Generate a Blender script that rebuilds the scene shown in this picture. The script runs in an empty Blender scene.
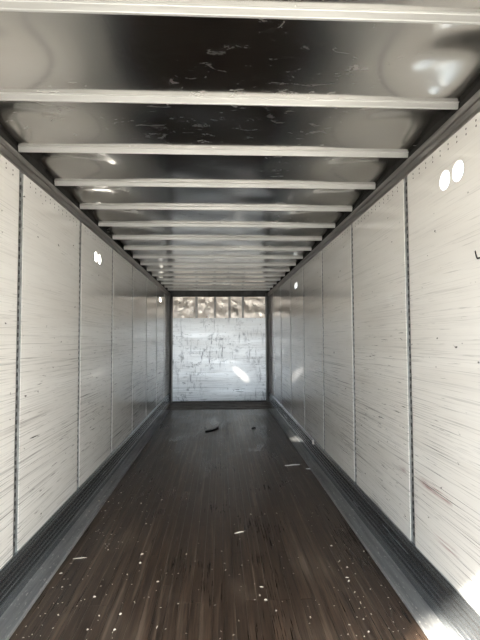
import bpy, bmesh, math, random
from mathutils import Matrix, Vector, noise

scene = bpy.context.scene
COL = scene.collection
R = random.Random(7)

# ------------------------------------------------------------------ camera
CAM_POS = Vector((0.014, 0.0, 1.6))
YAW, PITCH, ROLL = 0.0462, 0.0437, -0.0047
F_PX = 436.6
fw = Vector((math.sin(YAW) * math.cos(PITCH), math.cos(YAW) * math.cos(PITCH), math.sin(PITCH)))
rt = Vector((math.cos(YAW), -math.sin(YAW), 0))
up = rt.cross(fw)
rt2 = rt * math.cos(ROLL) + up * math.sin(ROLL)
up2 = up * math.cos(ROLL) - rt * math.sin(ROLL)
cd = bpy.data.cameras.new('camera')
cd.sensor_fit = 'VERTICAL'
cd.sensor_height = 24.0
cd.lens = F_PX / 640.0 * 24.0
cd.clip_start = 0.01
cam = bpy.data.objects.new('camera', cd)
M = Matrix((rt2, up2, -fw)).transposed().to_4x4()
M.translation = CAM_POS
cam.matrix_world = M
COL.objects.link(cam)
scene.camera = cam

# ------------------------------------------------------------------ sky, sun, exposure
SUN_DIR = Vector((1.0, 0.91, -0.96)).normalized()      # the way the sunlight travels
world = bpy.data.worlds.new('sky')
scene.world = world
world.use_nodes = True
bg = world.node_tree.nodes['Background']
bg.inputs['Color'].default_value = (0.80, 0.91, 1.0, 1)
bg.inputs['Strength'].default_value = 6.0
sd = bpy.data.lights.new('sun', 'SUN')
sd.energy = 68.0
sd.angle = math.radians(3.2)
sd.color = (1.0, 0.93, 0.82)
sun = bpy.data.objects.new('sun', sd)
sun.rotation_euler = SUN_DIR.to_track_quat('-Z', 'Y').to_euler()
sun.location = (-8, -8, 9)
COL.objects.link(sun)
vs = scene.view_settings
vs.view_transform = 'Standard'
vs.look = 'None'
vs.gamma = 1
vs.use_curve_mapping = False
vs.exposure = -0.15

# ------------------------------------------------------------------ dimensions (metres)
WX = 1.28            # inner face of the side wall panels
Y0, YE = 0.34, 11.24
SP = 1.22            # wall panel pitch
POST0 = 2.88
ZT = 2.712           # wall panel top, hidden edge under the top rail
ZB = 0.237           # wall panel bottom, top of the scuff band
ZR = 2.828           # roof sheet
BOW0, BS = 1.564, 0.61

# ------------------------------------------------------------------ node helpers
class NT:
    def __init__(s, name):
        s.m = bpy.data.materials.new(name)
        s.m.use_nodes = True
        s.t = s.m.node_tree
        s.b = s.t.nodes['Principled BSDF']
        s.pos = s.t.nodes.new('ShaderNodeNewGeometry').outputs['Position']
    def n(s, kind, **kw):
        nd = s.t.nodes.new(kind)
        for k, v in kw.items():
            setattr(nd, k, v)
        return nd
    def l(s, a, b):
        s.t.links.new(a, b)
    def map(s, scale, rot=(0, 0, 0), loc=(0, 0, 0), vec=None):
        nd = s.n('ShaderNodeMapping')
        nd.inputs['Scale'].default_value = scale
        nd.inputs['Rotation'].default_value = rot
        nd.inputs['Location'].default_value = loc
        s.l(vec or s.pos, nd.inputs['Vector'])
        return nd.outputs[0]
    def noise(s, vec, scale=1.0, detail=3.0, rough=0.55, dist=0.0):
        nd = s.n('ShaderNodeTexNoise')
        nd.inputs['Scale'].default_value = scale
        nd.inputs['Detail'].default_value = detail
        nd.inputs['Roughness'].default_value = rough
        nd.inputs['Distortion'].default_value = dist
        s.l(vec, nd.inputs['Vector'])
        return nd.outputs['Fac']
    def ramp(s, fac, a, b, lo=0.0, hi=1.0):
        nd = s.n('ShaderNodeMapRange')
        nd.inputs['From Min'].default_value = a
        nd.inputs['From Max'].default_value = b
        nd.inputs['To Min'].default_value = lo
        nd.inputs['To Max'].default_value = hi
        s.l(fac, nd.inputs['Value'])
        return nd.outputs[0]
    def math(s, op, a, b=None):
        nd = s.n('ShaderNodeMath', operation=op)
        for i, v in enumerate((a, b)):
            if v is None:
                continue
            if isinstance(v, (int, float)):
                nd.inputs[i].default_value = v
            else:
                s.l(v, nd.inputs[i])
        return nd.outputs[0]
    def mix(s, fac, a, b):
        nd = s.n('ShaderNodeMix', data_type='RGBA')
        for sock, v in ((nd.inputs[0], fac), (nd.inputs[6], a), (nd.inputs[7], b)):
            if isinstance(v, (int, float)):
                sock.default_value = v
            elif isinstance(v, tuple):
                sock.default_value = (*v, 1)
            else:
                s.l(v, sock)
        return nd.outputs[2]
    def bump(s, h, strength=0.3, dist=0.01, normal=None):
        nd = s.n('ShaderNodeBump')
        nd.inputs['Strength'].default_value = strength
        nd.inputs['Distance'].default_value = dist
        s.l(h, nd.inputs['Height'])
        if normal:
            s.l(normal, nd.inputs['Normal'])
        return nd.outputs[0]
    def set(s, **kw):
        names = dict(color='Base Color', rough='Roughness', metal='Metallic', normal='Normal', ior='IOR',
                     coat='Coat Weight', coat_rough='Coat Roughness', spec='Specular IOR Level')
        for k, v in kw.items():
            sock = s.b.inputs[names[k]]
            if isinstance(v, (int, float)):
                sock.default_value = v
            elif isinstance(v, tuple):
                sock.default_value = (*v, 1)
            else:
                s.l(v, sock)
        return s.m
    def sep(s):
        nd = s.n('ShaderNodeSeparateXYZ')
        s.l(s.pos, nd.inputs[0])
        return nd.outputs

def wall_material(name, axis, base, seed, red=(), dents=0.5, metallic=0.0, rough_range=(0.05, 0.13), smudge=0.0):
    """white laminate, scratched along the length (axis = index of the horizontal direction)"""
    t = NT(name)
    xyz = t.sep()
    cmb = t.n('ShaderNodeCombineXYZ')
    t.l(xyz[axis], cmb.inputs[0]); t.l(xyz[2], cmb.inputs[1]); t.l(xyz[1 - axis], cmb.inputs[2])
    v = cmb.outputs[0]
    col = None
    height = t.ramp(xyz[2], 2.1, 0.9, 0.30, 1.25)           # rubbed by the loads: more wear low down
    masks = []
    #      scale along, scale up, tilt, threshold lo/hi, weight
    for i, (sa, su, tilt, lo, hi, w) in enumerate((
            (0.35, 48, 0.012, 0.56, 0.70, 0.5), (0.7, 85, -0.025, 0.585, 0.69, 0.65), (1.3, 130, 0.045, 0.60, 0.69, 0.8),
            (1.0, 170, -0.06, 0.60, 0.69, 0.65), (4.5, 75, 0.08, 0.65, 0.71, 0.9), (2.2, 60, -0.15, 0.64, 0.71, 0.65))):
        vec = t.map((sa, su, 1), (0, 0, tilt), (seed * 3.7 + i * 11.3, seed * 1.9 + i * 5.1, 0), v)
        nz = t.ramp(t.noise(vec, 1, 3, 0.6), lo, hi)
        patch = t.ramp(t.noise(t.map((0.9, 1.3, 1), (0, 0, 0), (seed + i * 7.7, i * 3.1, 0), v), 1, 3), 0.40, 0.62)
        masks.append(t.math('MULTIPLY', t.math('MULTIPLY', nz, patch), w))
    m = masks[0]
    for k in masks[1:]:
        m = t.math('MAXIMUM', m, k)
    m = t.math('MULTIPLY', m, height)
    # knocks and specks
    vec = t.map((9, 16, 1), (0, 0, 0), (seed * 2.1, seed * 4.3, 0), v)
    speck = t.ramp(t.noise(vec, 1.6, 2, 0.5), 0.71, 0.76)
    m = t.math('MAXIMUM', m, t.math('MULTIPLY', speck, 0.9))
    grime = t.noise(t.map((0.6, 5.0, 1), (0, 0, 0), (seed * 5.5, 0, 0), v), 1, 4, 0.6)
    cloud = t.mix(t.ramp(grime, 0.35, 0.7), base, tuple(c * f for c, f in zip(base, (0.90, 0.89, 0.88))))
    col = t.mix(m, cloud, (0.075, 0.072, 0.07))
    if smudge:                                             # rubbed, dented grey patches
        sm = t.ramp(t.noise(t.map((7, 9, 1), (0, 0, 0), (2.2, 5.1, 0), v), 1, 5, 0.7), 0.54, 0.68)
        sv = t.ramp(t.noise(t.map((16, 2.2, 1), (0, 0, 0), (7.2, 1.1, 0), v), 1, 4, 0.65), 0.56, 0.68)
        pt = t.ramp(t.noise(t.map((0.9, 0.9, 1), (0, 0, 0), (0.4, 2.6, 0), v), 1, 2), 0.38, 0.6)
        sm = t.math('MULTIPLY', t.math('MAXIMUM', sm, sv), t.math('MULTIPLY', pt, smudge))
        col = t.mix(sm, col, (0.16, 0.165, 0.18))
    for (a0, a1, z0, dz, w) in red:                        # smears of red paint left by loads
        a = t.math('MULTIPLY', t.ramp(xyz[axis], a0, a0 + 0.06), t.ramp(xyz[axis], a1, a1 - 0.2))
        b = t.ramp(t.math('ABSOLUTE', t.math('SUBTRACT', xyz[2], z0)), dz, dz * 0.3)
        nz = t.ramp(t.noise(t.map((3, 70, 1), (0, 0, 0.05), (a0 * 9, 0, 0), v), 1, 3), 0.42, 0.62)
        col = t.mix(t.math('MULTIPLY', t.math('MULTIPLY', t.math('MULTIPLY', a, b), nz), w), col, (0.22, 0.035, 0.04))
    wob = t.noise(t.map((1.5, 2.5, 1), (0, 0, 0), (seed, seed, 0), v), 1, 2)
    n1 = t.bump(wob, 0.08 * dents, 0.03)
    n2 = t.bump(t.noise(t.map((1.2, 45, 1), (0, 0, 0), (seed, 0, 0), v), 1, 3), 0.03, 0.003, n1)
    n3 = t.bump(m, 0.2, -0.003, n2)
    rough = t.ramp(grime, 0.3, 0.75, *rough_range)
    return t.set(color=col, rough=rough, normal=n3, ior=1.55, metal=metallic)

def metal(name, base, metal_, rough, var=0.25, scale=(6, 6, 6), bump=0.1, bscale=None, dirt=None):
    t = NT(name)
    nz = t.noise(t.map(scale), 1, 4, 0.6)
    col = t.mix(t.ramp(nz, 0.3, 0.7), tuple(c * (1 - var) for c in base), base)
    if dirt:
        dv, dc, lo, hi = dirt
        col = t.mix(t.ramp(t.noise(t.map(dv), 1, 4, 0.65), lo, hi), col, dc)
    nb = t.noise(t.map(bscale or scale), 1, 3)
    r = t.ramp(nz, 0.3, 0.7, min(1, rough * 1.25), rough * 0.8)
    return t.set(color=col, metal=metal_, rough=r, normal=t.bump(nb, bump, 0.01))

MAT = {}
MAT['wall_l'] = wall_material('scratched_white_laminate', 1, (0.86, 0.85, 0.825), 1.0)
MAT['wall_r'] = wall_material('scratched_cream_laminate', 1, (0.87, 0.855, 0.82), 4.0,
                              red=((2.36, 2.82, 0.70, 0.035, 0.95), (2.95, 3.12, 0.70, 0.03, 0.9), (2.3, 2.62, 0.44, 0.04, 0.7)))
MAT['wall_f'] = wall_material('scuffed_white_front_laminate', 0, (0.86, 0.87, 0.88), 9.0, dents=0.25, metallic=0.5, rough_range=(0.27, 0.38), smudge=0.95)
MAT['post'] = metal('galvanised_post', (0.44, 0.45, 0.45), 0.7, 0.40, 0.45, (30, 30, 25), 0.2)
MAT['slot'] = metal('black_slot', (0.11, 0.11, 0.11), 0.4, 0.55)
MAT['rivet'] = metal('dark_rivet_hole', (0.06, 0.055, 0.05), 0.2, 0.6)
MAT['rail'] = metal('mill_aluminium_rail', (0.36, 0.345, 0.33), 0.8, 0.38, 0.25, (20, 1.5, 20), 0.12)
MAT['cove'] = metal('black_cove_shade', (0.012, 0.011, 0.01), 0.0, 0.8)  # near-black colour stands in for shade in the roof edge recess
MAT['bow'] = metal('bright_galvanised_bow', (0.52, 0.52, 0.51), 0.6, 0.45, 0.06, (3, 20, 20), 0.02)
MAT['scuff'] = metal('galvanised_scuff_band', (0.40, 0.425, 0.445), 0.92, 0.22, 0.12, (25, 0.8, 25), 0.03,
                     dirt=((40, 6, 40), (0.50, 0.49, 0.47), 0.66, 0.76))
MAT['strip'] = metal('worn_floor_edge_strip', (0.40, 0.405, 0.41), 0.35, 0.38, 0.4, (30, 1.5, 30), 0.15,
                     dirt=((70, 18, 70), (0.72, 0.71, 0.68), 0.60, 0.70))
MAT['dark'] = metal('dark_steel', (0.10, 0.098, 0.095), 0.6, 0.5, 0.3, (12, 12, 3), 0.1)
MAT['corner'] = metal('corner_post_steel', (0.26, 0.25, 0.24), 0.7, 0.42, 0.3, (12, 12, 2), 0.1)
MAT['nose'] = metal('rusty_nose_plate', (0.16, 0.135, 0.12), 0.5, 0.5, 0.4, (5, 14, 5), 0.15)
MAT['foil'] = metal('crumpled_bare_aluminium', (0.93, 0.84, 0.75), 0.6, 0.32, 0.10, (9, 9, 9), 0.1)
MAT['chip'] = metal('pale_splinter_wood', (0.88, 0.82, 0.71), 0.0, 0.5, 0.3, (90, 90, 90), 0.1)
MAT['paper'] = metal('white_plastic_scrap', (0.82, 0.81, 0.78), 0.0, 0.4, 0.05, (30, 30, 30), 0.05)
MAT['black'] = metal('black_rubber', (0.012, 0.012, 0.012), 0.0, 0.6)
MAT['ink'] = metal('black_marker_ink', (0.015, 0.015, 0.015), 0.0, 0.5)
MAT['asphalt'] = metal('yard_concrete', (0.34, 0.33, 0.31), 0.0, 0.9, 0.3, (0.8, 0.8, 0.8), 0.2)
MAT['fpost'] = metal('pale_front_post', (0.52, 0.49, 0.46), 0.5, 0.4)
MAT['frame'] = metal('grey_steel_door_frame', (0.32, 0.32, 0.32), 0.3, 0.5)

def roof_material():
    t = NT('polished_roof_sheet')
    smear = t.noise(t.map((5, 9, 1)), 1.6, 4, 0.65, 1.2)
    patch = t.ramp(t.noise(t.map((0.8, 0.7, 1), (0, 0, 0), (3.3, 1.0, 0)), 1, 2), 0.45, 0.62)
    m = t.math('MULTIPLY', t.ramp(smear, 0.54, 0.70), patch)
    rough = t.math('ADD', t.math('MULTIPLY', m, 0.20), 0.17)
    col = t.mix(m, (0.55, 0.54, 0.52), (0.62, 0.605, 0.585))
    fine = t.noise(t.map((120, 14, 10)), 1, 2)
    return t.set(color=col, metal=1.0, rough=rough, normal=t.bump(fine, 0.03, 0.002))
MAT['roof'] = roof_material()

def floor_material():
    t = NT('worn_dark_hardwood')
    info = t.n('ShaderNodeObjectInfo')
    rnd = info.outputs['Random']
    off = t.n('ShaderNodeCombineXYZ')
    t.l(t.math('MULTIPLY', rnd, 37.0), off.inputs[0]); t.l(t.math('MULTIPLY', rnd, 91.0), off.inputs[1])
    add = t.n('ShaderNodeVectorMath', operation='ADD')
    t.l(t.pos, add.inputs[0]); t.l(off.outputs[0], add.inputs[1])
    grain = t.noise(t.map((95, 3.0, 1), vec=add.outputs[0]), 1, 5, 0.65, 0.4)
    streak = t.noise(t.map((24, 0.7, 1), (0, 0, 0.012)), 1, 5, 0.65)
    patch = t.noise(t.map((2.2, 1.0, 1)), 1, 4, 0.6)
    base = t.mix(rnd, (0.064, 0.042, 0.030), (0.118, 0.077, 0.054))
    c = t.mix(t.ramp(grain, 0.35, 0.7), tuple(x for x in (0.018, 0.012, 0.009)), base)
    c = t.mix(t.math('MULTIPLY', t.ramp(streak, 0.54, 0.66), t.ramp(patch, 0.35, 0.65)), c, (0.17, 0.128, 0.098))
    c = t.mix(t.ramp(patch, 0.54, 0.72, 0, 0.7), c, (0.125, 0.095, 0.074))
    c = t.mix(t.ramp(streak, 0.45, 0.30, 0, 0.85), c, (0.010, 0.008, 0.007))
    rough = t.ramp(t.math('ADD', t.math('MULTIPLY', grain, 0.5), t.math('MULTIPLY', patch, 0.5)), 0.35, 0.65, 0.22, 0.46)
    n = t.bump(t.math('ADD', grain, t.math('MULTIPLY', streak, 1.5)), 0.25, 0.004)
    return t.set(color=c, rough=rough, normal=n, ior=1.48)
MAT['floor'] = floor_material()

# ------------------------------------------------------------------ mesh helpers
def mesh(name, verts, faces, smooth=False):
    me = bpy.data.meshes.new(name)
    me.from_pydata([tuple(v) for v in verts], [], faces)
    bm = bmesh.new(); bm.from_mesh(me)
    bmesh.ops.recalc_face_normals(bm, faces=bm.faces)
    bm.to_mesh(me); bm.free()
    if smooth:
        for p in me.polygons:
            p.use_smooth = True
    return me
def obj(name, me, mat=None, parent=None, loc=None):
    o = bpy.data.objects.new(name, me)
    COL.objects.link(o)
    if mat and not me.materials:
        me.materials.append(MAT[mat])
    if parent:
        o.parent = parent
    if loc:
        o.location = loc
    return o
def empty(name, loc=(0, 0, 0)):
    o = bpy.data.objects.new(name, None); COL.objects.link(o); o.location = loc; o.empty_display_size = 0.1
    return o
def structure(o, label, cat):
    o['kind'] = 'structure'; o['label'] = label; o['category'] = cat
    return o
def tag(o, label, cat, group=None):
    o['label'] = label; o['category'] = cat
    if group:
        o['group'] = group
    return o
class MB:
    def __init__(s):
        s.v, s.f = [], []
    def box(s, x0, x1, y0, y1, z0, z1):
        b = len(s.v)
        s.v += [(x, y, z) for x in (x0, x1) for y in (y0, y1) for z in (z0, z1)]
        s.f += [tuple(b + i for i in q) for q in ((0, 1, 3, 2), (4, 6, 7, 5), (0, 4, 5, 1), (2, 3, 7, 6), (0, 2, 6, 4), (1, 5, 7, 3))]
        return s
    def prism_y(s, prof, y0, y1):
        """closed profile of (x, z) points run along y"""
        b, n = len(s.v), len(prof)
        s.v += [(x, y0, z) for x, z in prof] + [(x, y1, z) for x, z in prof]
        s.f += [(b + i, b + (i + 1) % n, b + n + (i + 1) % n, b + n + i) for i in range(n)]
        s.f += [tuple(b + i for i in range(n)), tuple(b + n + i for i in reversed(range(n)))]
        return s
    def prism_x(s, prof, x0, x1):
        b, n = len(s.v), len(prof)
        s.v += [(x0, y, z) for y, z in prof] + [(x1, y, z) for y, z in prof]
        s.f += [(b + i, b + (i + 1) % n, b + n + (i + 1) % n, b + n + i) for i in range(n)]
        s.f += [tuple(b + i for i in range(n)), tuple(b + n + i for i in reversed(range(n)))]
        return s
    def mesh(s, name, smooth=False):
        return mesh(name, s.v, s.f, smooth)

# ------------------------------------------------------------------ outside ground (lights the trailer through its open rear)
structure(obj('ground', MB().box(-60, 60, -60, 60, -1.35, -1.25).mesh('ground'), 'asphalt'),
          'pale concrete yard the trailer stands on', 'ground')

# ------------------------------------------------------------------ floor
FX = 1.12
floor = structure(obj('floor', MB().box(-1.34, 1.34, Y0, YE + 0.1, -0.12, -0.03).mesh('floor_bed'), 'dark'),
                  'dark worn hardwood trailer floor running to the far wall', 'floor')
NOSE = 10.02
NROW = 33
pw = 2 * FX / NROW
# one bevelled plank mesh, unit size, shared by every plank
def plank_mesh(length):
    g, b = 0.0004, 0.0012
    w = pw / 2 - g
    prof = [(-w, -0.03), (-w, -b), (-w + b, 0), (w - b, 0), (w, -b), (w, -0.03)]
    return MB().prism_y(prof, 0.001, length - 0.001).mesh('plank')
lens = [1.1, 1.5, 1.9, 2.4]
pmesh = {l: plank_mesh(l) for l in lens}
endmesh = {}
for r in range(NROW):
    x = -FX + pw * (r + 0.5)
    y = Y0 - R.choice([0.0, 0.3, 0.6, 0.9]) + 0.9 * 0
    first = True
    y = Y0
    while y < NOSE - 0.01:
        l = R.choice(lens) if not first else R.choice(lens[1:])
        first = False
        if y + l > NOSE - 0.5:
            l = round(NOSE - y, 3)
            if l not in pmesh:
                pmesh[l] = plank_mesh(l)
        obj('plank', pmesh[l], 'floor', floor, (x, y, R.uniform(-0.0012, 0.0)))
        y += l
# steel plate at the nose with raised cross ribs
nose = obj('nose_plate', MB().box(-1.25, 1.25, NOSE + 0.002, YE, -0.03, 0.004).mesh('nose_plate'), 'nose', floor)
ribm = MB().prism_x([(0, 0.004), (0.012, 0.014), (0.05, 0.014), (0.062, 0.004)], -1.2, 1.2).mesh('cross_rib')
for k in range(5):
    obj('cross_rib', ribm, 'nose', nose, (0, NOSE + 0.10 + 0.24 * k, 0))

# ------------------------------------------------------------------ scuff bands along the foot of both side walls
def scuff_profile(s):
    p = [(1.31, 0.252), (1.272, 0.252), (1.262, 0.246), (1.258, 0.236)]
    z = 0.232
    for k in range(5):
        p += [(1.264, z), (1.246, z - 0.008), (1.246, z - 0.020), (1.264, z - 0.026)]
        z -= 0.036
    p += [(1.254, z), (1.252, 0.006), (1.31, 0.006)]
    return [(s * x, zz) for x, zz in p]
for s, side in ((-1, 'left'), (1, 'right')):
    base = obj('baseboard_' + side, MB().prism_y(scuff_profile(s), Y0, YE).mesh('scuff_band'), 'scuff')
    structure(base, 'ribbed galvanised scuff band along the foot of the %s wall' % side, 'baseboard')
    prof = [(1.252, -0.03), (1.252, 0.007), (1.185, 0.009), (1.142, 0.011), (1.138, 0.016), (1.126, 0.016), (1.121, 0.004), (1.121, -0.03)]
    obj('floor_strip', MB().prism_y([(s * x, z) for x, z in prof], Y0, NOSE).mesh('floor_strip'), 'strip', base)

# ------------------------------------------------------------------ side walls: panels, slotted posts, rivet rows
HOLE_R = 0.055
def panel_mesh(length, holes, hz):
    """panel from y=0..length, z=ZB..2.74, inner face at x=0, outer at x=+0.02; round holes cut right through"""
    v, f = [], []
    TH = 0.02
    z0, z1 = ZB - 0.02, 2.78
    def q(*idx): f.append(tuple(idx))
    def sheet(x, flip):
        b = len(v)
        if not holes:
            v.extend([(x, 0, z0), (x, length, z0), (x, length, z1), (x, 0, z1)])
            f.append((b, b + 1, b + 2, b + 3)); return []
        hs = (holes[1] - holes[0]) / 2
        ya, yb = holes[0] - hs, holes[1] + hs
        za, zb_ = hz - hs, hz + hs
        def rect(y0, y1, zz0, zz1):
            c = len(v)
            v.extend([(x, y0, zz0), (x, y1, zz0), (x, y1, zz1), (x, y0, zz1)]); f.append((c, c + 1, c + 2, c + 3))
        rect(0, ya, z0, z1); rect(yb, length, z0, z1); rect(ya, yb, z0, za); rect(ya, yb, zb_, z1)
        rings = []
        N = 32
        for h in holes:
            inner, outer = [], []
            for k in range(N):
                a = 2 * math.pi * k / N
                cy, cz = math.cos(a), math.sin(a)
                inner.append(len(v)); v.append((x, h + HOLE_R * cy, hz + HOLE_R * cz))
                m = hs / max(abs(cy), abs(cz))
                outer.append(len(v)); v.append((x, h + m * cy, hz + m * cz))
            for k in range(N):
                j = (k + 1) % N
                f.append((inner[k], inner[j], outer[j], outer[k]))
            rings.append(inner)
        return rings
    ra = sheet(0.0, False)
    rb = sheet(TH, True)
    for a, b in zip(ra, rb):
        for k in range(len(a)):
            j = (k + 1) % len(a)
            f.append((a[k], a[j], b[j], b[k]))
    b = len(v)
    for y in (0, length):
        for x in (0, TH):
            for z in (z0, z1):
                v.append((x, y, z))
    f += [(b, b + 1, b + 3, b + 2), (b + 4, b + 5, b + 7, b + 6), (b, b + 2, b + 6, b + 4), (b + 1, b + 3, b + 7, b + 5)]
    me = bpy.data.meshes.new('panel'); me.from_pydata(v, [], f)
    bm = bmesh.new(); bm.from_mesh(me)
    bmesh.ops.remove_doubles(bm, verts=bm.verts, dist=1e-5)
    bmesh.ops.recalc_face_normals(bm, faces=bm.faces)
    bm.to_mesh(me); bm.free()
    return me
PW = 0.072                                                # visible post width
edges = [POST0 + SP * k for k in range(-2, 7)]
assert edges[0] > Y0           # post centres
hole_panels = {'left': {4.60: None}, 'right': {2.23: None}}
slot_m = MB()
zz = 0.30
while zz < 2.66:
    slot_m.box(-0.0012, 0.002, -0.008, 0.008, zz, zz + 0.026)
    zz += 0.0508
slot_me = slot_m.mesh('slot_row')
def rivets_mesh(n, dz):
    v, f = [], []
    for k in range(n):
        y = 0.095 + k * 0.088
        for row in (0, 1):
            z = 2.674 - row * 0.028 - (0.008 if k % 2 else 0) * dz
            c = len(v)
            for q in range(6):
                a = q * math.pi / 3
                v.append((0.0, y + 0.006 * math.cos(a), z + 0.0065 * math.sin(a)))
            v.append((-0.0016, y, z))
            f += [(c + q, c + (q + 1) % 6, c + 6) for q in range(6)]
    return mesh('rivet_rows', v, f)
for s, side in ((-1, 'left'), (1, 'right')):
    wall = empty('wall_' + side)
    structure(wall, {'left': 'scratched white panelled wall on the left with grey slotted posts',
                     'right': 'scratched cream white panelled wall on the right with grey slotted posts'}[side], 'wall')
    bounds = [Y0] + edges + [YE]
    rel = (0.504, 0.640) if s < 0 else (0.570, 0.706)
    with_holes = (3, 7) if s < 0 else (1, 5)              # which bays are pierced
    hz = 2.470 if s < 0 else 2.488
    full = panel_mesh(SP - PW, None, 0)
    pierced = panel_mesh(SP - PW, [r - PW / 2 for r in rel], hz)
    riv = rivets_mesh(12, 0.0 if s > 0 else 1.0)
    post = MB().box(-0.002, 0.012, -0.052, 0.052, ZB - 0.02, 2.76)
    post.box(-0.006, -0.002, -0.034, -0.022, ZB - 0.02, 2.76).box(-0.006, -0.002, 0.022, 0.034, ZB - 0.02, 2.76)
    post_me = post.mesh('logistics_post')
    for i in range(len(bounds) - 1):
        a = bounds[i] + (PW / 2 if i else 0)
        b = bounds[i + 1] - (PW / 2 if i < len(bounds) - 2 else 0)
        bay = i - 1
        if 0 < i < len(bounds) - 2:
            me = pierced if bay in with_holes else full
        else:
            me = panel_mesh(b - a, None, 0)
        p = obj('panel', me, 'wall_' + side[0], wall, (s * WX, a, 0))
        p.scale = (s, 1, 1)
        if b - a > 1.1:
            rv = obj('rivet_row', riv, 'rivet', p)
            rv['kind'] = 'stuff'
    for y in edges:
        p = obj('logistics_post', post_me, 'post', wall, (s * (WX + 0.010), y, 0))
        p.scale = (s, 1, 1)
        sl = obj('slot_row', slot_me, 'slot', p, (-0.002, 0, 0))
        sl['kind'] = 'stuff'

# marker stroke on the near right wall panel
ink = MB()
pts = [(2.092, 2.032), (2.083, 2.000), (2.075, 1.990), (2.050, 1.990), (2.030, 1.997)]
right_wall = bpy.data.objects['wall_right']
for (ya, za), (yb, zb_) in zip(pts[:-1], pts[1:]):
    d = Vector((yb - ya, zb_ - za)); nrm = Vector((-d.y, d.x)).normalized() * 0.0045
    b = len(ink.v)
    for x in (1.2792, 1.2805):
        ink.v += [(x, ya + nrm.x, za + nrm.y), (x, ya - nrm.x, za - nrm.y), (x, yb - nrm.x, zb_ - nrm.y), (x, yb + nrm.x, zb_ + nrm.y)]
    ink.f += [(b, b + 1, b + 2, b + 3), (b, b + 1, b + 5, b + 4), (b + 1, b + 2, b + 6, b + 5), (b + 2, b + 3, b + 7, b + 6), (b + 3, b, b + 4, b + 7), (b + 4, b + 5, b + 6, b + 7)]
obj('marker_stroke', ink.mesh('marker_stroke'), 'ink', right_wall)

# ------------------------------------------------------------------ top rails
for n, (s, side) in enumerate(((-1, 'left'), (1, 'right'))):
    prof = [(1.315, 2.700), (1.272, 2.700), (1.260, 2.708), (1.258, 2.728), (1.264, 2.733), (1.264, 2.745), (1.256, 2.750),
            (1.250, 2.766), (1.250, 2.780), (1.258, 2.784), (1.315, 2.784)]
    rail = obj('trim_%d' % (n + 1), MB().prism_y([(s * x, z) for x, z in prof], Y0, YE).mesh('top_rail'), 'rail')
    structure(rail, 'grey aluminium top rail where the %s wall meets the roof' % side, 'rail')
    obj('cove_shade_line', MB().box(*sorted((s * 1.272, s * 1.33)), Y0, YE, 2.775, 2.90).mesh('cove_shade_line'), 'cove', rail)  # black strip painting the shade of the gap above the rail
    rb = MB()
    # ledge of outer skin that closes the wall behind the rail
    obj('outer_skin', MB().box(*sorted((s * 1.300, s * 1.312)), Y0, YE, 2.66, 2.90).mesh('outer_skin'), 'rail', rail)

# ------------------------------------------------------------------ roof sheet and bows
def roof_z(x, y):
    k = (y - BOW0) / BS
    ph = k - math.floor(k)
    bay = math.floor(k)
    env = math.sin(math.pi * ph) ** 2
    sag = noise.noise(Vector((x * 1.1 + bay * 3.1, bay * 7.3, 0.4))) * 0.012
    rip = noise.noise(Vector((x * 2.6, y * 2.3, 5.5))) * 0.009
    d = min(1.0, abs(abs(x) - 1.03) / 0.45)
    crown = 0.046 * math.cos(d * math.pi / 2) ** 2 * env * (1.0 if y < 4.6 else max(0.15, 1 - (y - 4.6) / 1.5))              # the sheet billows up beside the rails between bows
    return ZR + crown + env * (sag + 0.002) + rip * env
nx, ny = 60, 330
V, Fc = [], []
for j in range(ny + 1):
    y = Y0 + (YE + 0.08 - Y0) * j / ny
    for i in range(nx + 1):
        x = -1.32 + 2.64 * i / nx
        V.append((x, y, roof_z(x, y)))
for j in range(ny):
    for i in range(nx):
        a = j * (nx + 1) + i
        Fc.append((a, a + 1, a + nx + 2, a + nx + 1))
ceiling = obj('ceiling', mesh('roof_sheet', V, Fc, True), 'roof')
structure(ceiling, 'polished wavy aluminium roof sheet with white cross bows', 'ceiling')
sol = ceiling.modifiers.new('thickness', 'SOLIDIFY'); sol.thickness = 0.004; sol.offset = 1
# bow: hat section; y = 0 is the near face, profile follows the crown in three straight lengths
def bow_mesh():
    prof = [(-0.010, 0.040), (-0.010, 0.0300), (-0.003, 0.0290), (-0.001, 0.027), (0.001, 0.003), (0.003, 0.0), (0.013, 0.0),
            (0.015, 0.003), (0.017, 0.040)]
    v, f = [], []
    xs = [-1.262 + 2.524 * i / 10 for i in range(11)]
    n = len(prof)
    for x in xs:
        dz = 0.0
        v += [(x, y, 2.797 + z + dz) for y, z in prof]
    for i in range(len(xs) - 1):
        for k in range(n):
            j = (k + 1) % n
            f.append((i * n + k, i * n + j, (i + 1) * n + j, (i + 1) * n + k))
    f += [tuple(range(n)), tuple((len(xs) - 1) * n + k for k in range(n))]
    return mesh('roof_bow', v, f)
bm_ = bow_mesh()
for k in range(-2, 16):
    if BOW0 + BS * k < Y0 + 0.05:
        continue
    obj('roof_bow', bm_, 'bow', ceiling, (0, BOW0 + BS * k, 0))

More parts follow.
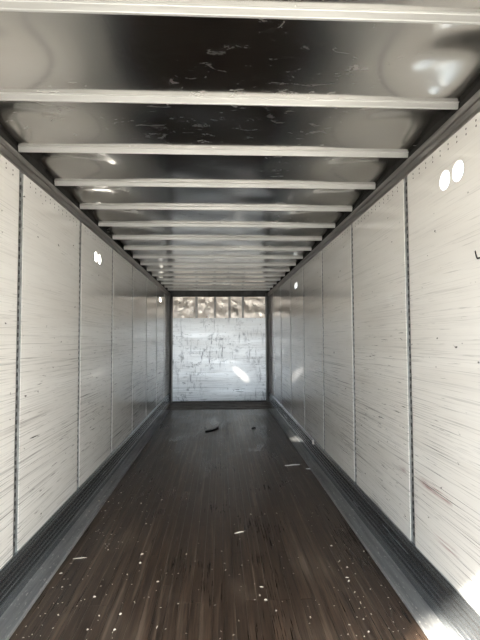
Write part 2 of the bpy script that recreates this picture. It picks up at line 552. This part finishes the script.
# ------------------------------------------------------------------ front wall (far end)
wf = empty('wall_front', (0, 0, 0))
structure(wf, 'far white scuffed end wall with a strip of crumpled bare metal along its top', 'wall')
obj('backing_sheet', MB().box(-1.33, 1.33, YE + 0.06, YE + 0.08, -0.1, 2.9).mesh('backing_sheet'), 'dark', wf)
ZL = 2.145
obj('liner_panel', MB().box(-1.19, 1.20, YE - 0.012, YE + 0.05, 0.012, ZL).mesh('liner_panel'), 'wall_f', wf)
obj('sill_angle', MB().box(-1.19, 1.20, YE - 0.05, YE + 0.05, 0.004, 0.03).mesh('sill_angle'), 'dark', wf)
obj('top_beam', MB().prism_x([(YE - 0.03, 2.70), (YE - 0.03, 2.93), (YE + 0.06, 2.93), (YE + 0.06, 2.69)], -1.30, 1.30).mesh('top_beam'), 'dark', wf)
divx = [-0.585, -0.11, 0.264, 0.61]
xb = [-1.19] + divx + [1.20]
for i in range(5):
    xa, xc = xb[i] + (0.028 if i else 0.0), xb[i + 1] - (0.028 if i < 4 else 0)
    v, f = [], []
    NX, NZ = 22, 22
    for jz in range(NZ + 1):
        for ix in range(NX + 1):
            u, w = ix / NX, jz / NZ
            x, z = xa + (xc - xa) * u, ZL + (2.70 - ZL) * w
            e = (math.sin(math.pi * u) * math.sin(math.pi * w)) ** 0.5 if 0 < u < 1 and 0 < w < 1 else 0
            d = noise.noise(Vector((x * 5 + z * 2.0, z * 6, i * 3.3))) * 0.045 + abs(noise.noise(Vector((x * 11, z * 10 + x * 6, i)))) * 0.03
            v.append((x, YE + 0.022 + e * d * 0.55, z))
    for jz in range(NZ):
        for ix in range(NX):
            a = jz * (NX + 1) + ix
            f.append((a, a + 1, a + NX + 2, a + NX + 1))
    o = obj('bare_metal_sheet', mesh('bare_metal_sheet', v, f, True), 'foil', wf)
pm = MB().box(-0.028, 0.028, YE + 0.0, YE + 0.04, ZL, 2.70).box(-0.010, 0.010, YE - 0.006, YE, ZL, 2.70).mesh('front_post')
for x in divx:
    obj('front_post', pm, 'fpost', wf, (x, 0, 0))
for s in (-1, 1):
    prof = [(1.30, YE + 0.06), (1.30, YE - 0.10), (1.268, YE - 0.10), (1.262, YE - 0.06), (1.225, YE - 0.03), (1.19, YE - 0.03), (1.19, YE + 0.06)]
    b = MB(); n = len(prof)
    b.v = [(s * x, y, 0.0) for x, y in prof] + [(s * x, y, 2.78) for x, y in prof]
    b.f = [(i, (i + 1) % n, n + (i + 1) % n, n + i) for i in range(n)] + [tuple(range(n)), tuple(range(n, 2 * n))]
    obj('corner_post', b.mesh('corner_post'), 'corner', wf)

# ------------------------------------------------------------------ rear door frame round the opening (at the camera)
fr = empty('door_1', (0, 0, 0))
structure(fr, 'grey steel frame of the open rear doorway', 'door frame')
for s in (-1, 1):
    obj('jamb', MB().box(*sorted((s * 1.225, s * 1.36)), Y0 - 0.10, Y0 - 0.002, -0.12, 2.93).mesh('jamb'), 'frame', fr)
obj('header', MB().box(-1.225, 1.225, Y0 - 0.10, Y0 - 0.002, 2.34, 2.93).mesh('header'), 'frame', fr)
obj('sill', MB().box(-1.225, 1.225, Y0 - 0.10, Y0 - 0.002, -0.12, 0.002).mesh('sill'), 'frame', fr)

# ------------------------------------------------------------------ loose things on the floor
def chip_mesh(name, l, w, h, seed):
    """a splinter: pointed, slightly bent prism along x"""
    r = random.Random(seed)
    v, f = [], []
    secs = 5
    for k in range(secs):
        u = k / (secs - 1)
        t = (0.25 + 0.75 * math.sin(math.pi * (0.12 + 0.76 * u))) * r.uniform(0.8, 1.1)
        cy = (r.random() - 0.5) * w * 0.5
        lift = h * 0.4 * math.sin(math.pi * u)
        x = (u - 0.5) * l
        v += [(x, cy - w / 2 * t, 0.0), (x, cy + w / 2 * t, 0.0), (x, cy + w * 0.35 * t, h * t + lift), (x, cy - w * 0.35 * t, h * t + lift)]
    for k in range(secs - 1):
        for q in range(4):
            j = (q + 1) % 4
            f.append((k * 4 + q, k * 4 + j, k * 4 + 4 + j, k * 4 + 4 + q))
    f += [(0, 1, 2, 3), tuple((secs - 1) * 4 + q for q in (3, 2, 1, 0))]
    return mesh(name, v, f)
def lay(o, x, y, rz, z=0.0005):
    if abs(x) > 1.121:
        z = 0.0112
    o.location = (x, y, z); o.rotation_euler = (0, 0, rz)
o = obj('wood_splinter', chip_mesh('wood_splinter', 0.085, 0.011, 0.006, 1), 'chip'); lay(o, 0.168, 3.682, 0.40)
tag(o, 'long pale splinter lying alone on the middle of the dark floor', 'splinter')
o = obj('wood_splinter', chip_mesh('wood_splinter', 0.20, 0.022, 0.008, 2), 'paper'); lay(o, 0.928, 5.57, 0.22)
tag(o, 'long white sliver on the floor near the right scuff band', 'splinter')
o = obj('wood_splinter', chip_mesh('wood_splinter', 0.10, 0.006, 0.004, 3), 'chip'); lay(o, -1.015, 3.324, 0.15)
tag(o, 'thin tan splinter on the floor near the left edge strip', 'splinter')
o = obj('plastic_scrap', chip_mesh('plastic_scrap', 0.07, 0.022, 0.006, 4), 'paper'); lay(o, 1.10, 5.40, -0.3)
tag(o, 'small white scrap on the floor beside the right edge strip', 'scrap')
# black strap: a bent flat strip
v, f = [], []
pts = [(-0.24, 7.62), (-0.19, 7.70), (-0.13, 7.74), (-0.08, 7.82), (-0.02, 7.98), (-0.015, 8.12)]
wid = [0.030, 0.050, 0.045, 0.030, 0.050, 0.020]
for (x, y), w in zip(pts, wid):
    z = 0.006 + 0.03 * max(0, (y - 7.8))
    v += [(x, y - w, 0.001), (x, y + w, 0.001), (x, y + w, z + 0.012), (x, y - w, z + 0.012)]
for k in range(len(pts) - 1):
    for q in range(4):
        j = (q + 1) % 4
        f.append((k * 4 + q, k * 4 + j, k * 4 + 4 + j, k * 4 + 4 + q))
f += [(0, 1, 2, 3), tuple((len(pts) - 1) * 4 + q for q in (3, 2, 1, 0))]
tag(obj('rubber_strip', mesh('rubber_strip', v, f), 'black'), 'black bent strip on the floor in front of the far wall', 'strip')
o = obj('rubber_scrap', chip_mesh('rubber_scrap', 0.09, 0.06, 0.02, 8), 'black'); lay(o, 0.61, 7.87, 1.2)
tag(o, 'small black scrap at the right of the floor before the far wall', 'scrap')
# white hook on the right scuff band
v, f = [], []
NS, NR = 14, 6
for k in range(NS + 1):
    a = math.pi * (-0.25 + 1.45 * k / NS)
    c = Vector((0, 0.028 * math.cos(a), 0.028 * math.sin(a)))
    d = Vector((0, math.cos(a), math.sin(a)))
    for q in range(NR):
        b = 2 * math.pi * q / NR
        p = c + d * 0.008 * math.cos(b) + Vector((1, 0, 0)) * 0.008 * math.sin(b)
        v.append(p)
for k in range(NS):
    for q in range(NR):
        j = (q + 1) % NR
        f.append((k * NR + q, k * NR + j, (k + 1) * NR + j, (k + 1) * NR + q))
f += [tuple(range(NR)), tuple(NS * NR + q for q in range(NR))]
hook = empty('tie_hook', (1.249, 5.78, 0.232))
tag(hook, 'white ring hook fixed to the top of the right scuff band', 'hook')
obj('ring', mesh('ring', v, f, True), 'paper', hook, (-0.009, 0, 0))
obj('back_plate', MB().box(-0.003, 0.0, -0.018, 0.018, -0.030, 0.014).mesh('back_plate'), 'post', hook)

CH = [(-0.63, 3.9), (-0.84, 3.44), (-0.57, 3.36), (-0.56, 3.23), (-0.62, 3.08), (-1.01, 2.95), (-1.08, 3.12), (-0.77, 2.83), (-0.93, 2.66),
      (-0.69, 2.64), (-0.51, 2.76), (-0.57, 2.65), (-0.57, 2.51), (-0.72, 2.52), (-0.34, 2.52), (-0.4, 2.98), (0.05, 3.1), (-0.24, 3.34),
      (0.28, 2.88), (0.29, 2.74), (0.26, 2.79), (0.34, 2.63), (0.86, 2.96), (0.86, 2.92), (0.86, 2.79), (0.9, 3.09),
      (0.87, 3.18), (1.09, 3.31), (0.53, 2.56), (0.82, 2.42), (0.86, 2.68), (0.87, 3.41), (-1.02, 4.69), (-0.98, 4.4), (-1.09, 4.44),
      (-1.18, 4.44), (-1.06, 4.21), (-1.2, 4.18), (-0.57, 4.46), (-0.76, 4.38), (-1.2, 5.02), (0.42, 4.05), (0.53, 4.06),
      (0.29, 4.05), (0.88, 7.68)]
ORD = ['nearest', 'second', 'third', 'fourth', 'fifth', 'sixth', 'seventh', 'eighth', 'ninth', 'tenth', 'eleventh', 'twelfth',
       'thirteenth', 'fourteenth', 'fifteenth', 'sixteenth', 'seventeenth', 'eighteenth']
def zone(x):
    return ('beside the left edge strip' if x < -0.95 else 'on the left part of the dark floor' if x < -0.3 else
            'along the middle of the dark floor' if x < 0.6 else 'on the right part of the dark floor')
def chip_label(x, y):
    row = sorted((b, a) for a, b in CH if zone(a) == zone(x))
    k = row.index((y, x))
    return 'tiny pale wood chip %s, %s' % (zone(x), 'nearest the doorway' if k == 0 else ORD[k] + ' from the doorway')
cms = [chip_mesh('wood_chip', l, w, h, 20 + i) for i, (l, w, h) in enumerate(((0.015, 0.007, 0.004), (0.011, 0.008, 0.004), (0.022, 0.005, 0.004), (0.017, 0.009, 0.005)))]
for i, (x, y) in enumerate(CH):
    o = obj('wood_chip', cms[i % 4], 'chip'); lay(o, x, y, R.uniform(0, 3.1))
    tag(o, chip_label(x, y), 'wood chip', 'wood chips scattered on the floor')
# grit nobody could count
v, f = [], []
for k in range(420):
    x, y = R.uniform(-1.1, 1.1), 2.2 + 5.0 * R.random() ** 2
    if R.random() < 0.45:
        x = -1.1 + abs(R.gauss(0, 0.25)) if R.random() < 0.5 else 0.9 + R.gauss(0, 0.12)
        x = max(-1.1, min(1.1, x))
    a, l, w = R.uniform(0, 3.14), R.uniform(0.002, 0.006), R.uniform(0.001, 0.003)
    c, s_ = math.cos(a), math.sin(a)
    b = len(v)
    for (p, q) in ((-l, -w), (l, -w), (l, w), (-l, w)):
        v.append((x + p * c - q * s_, y + p * s_ + q * c, 0.0004))
    v.append((x, y, 0.003))
    f += [(b, b + 1, b + 4), (b + 1, b + 2, b + 4), (b + 2, b + 3, b + 4), (b + 3, b, b + 4), (b + 3, b + 2, b + 1, b)]
g = obj('sawdust_grit', mesh('sawdust_grit', v, f), 'chip')
g['kind'] = 'stuff'
tag(g, 'fine pale grit and sawdust strewn over the dark floor', 'grit')
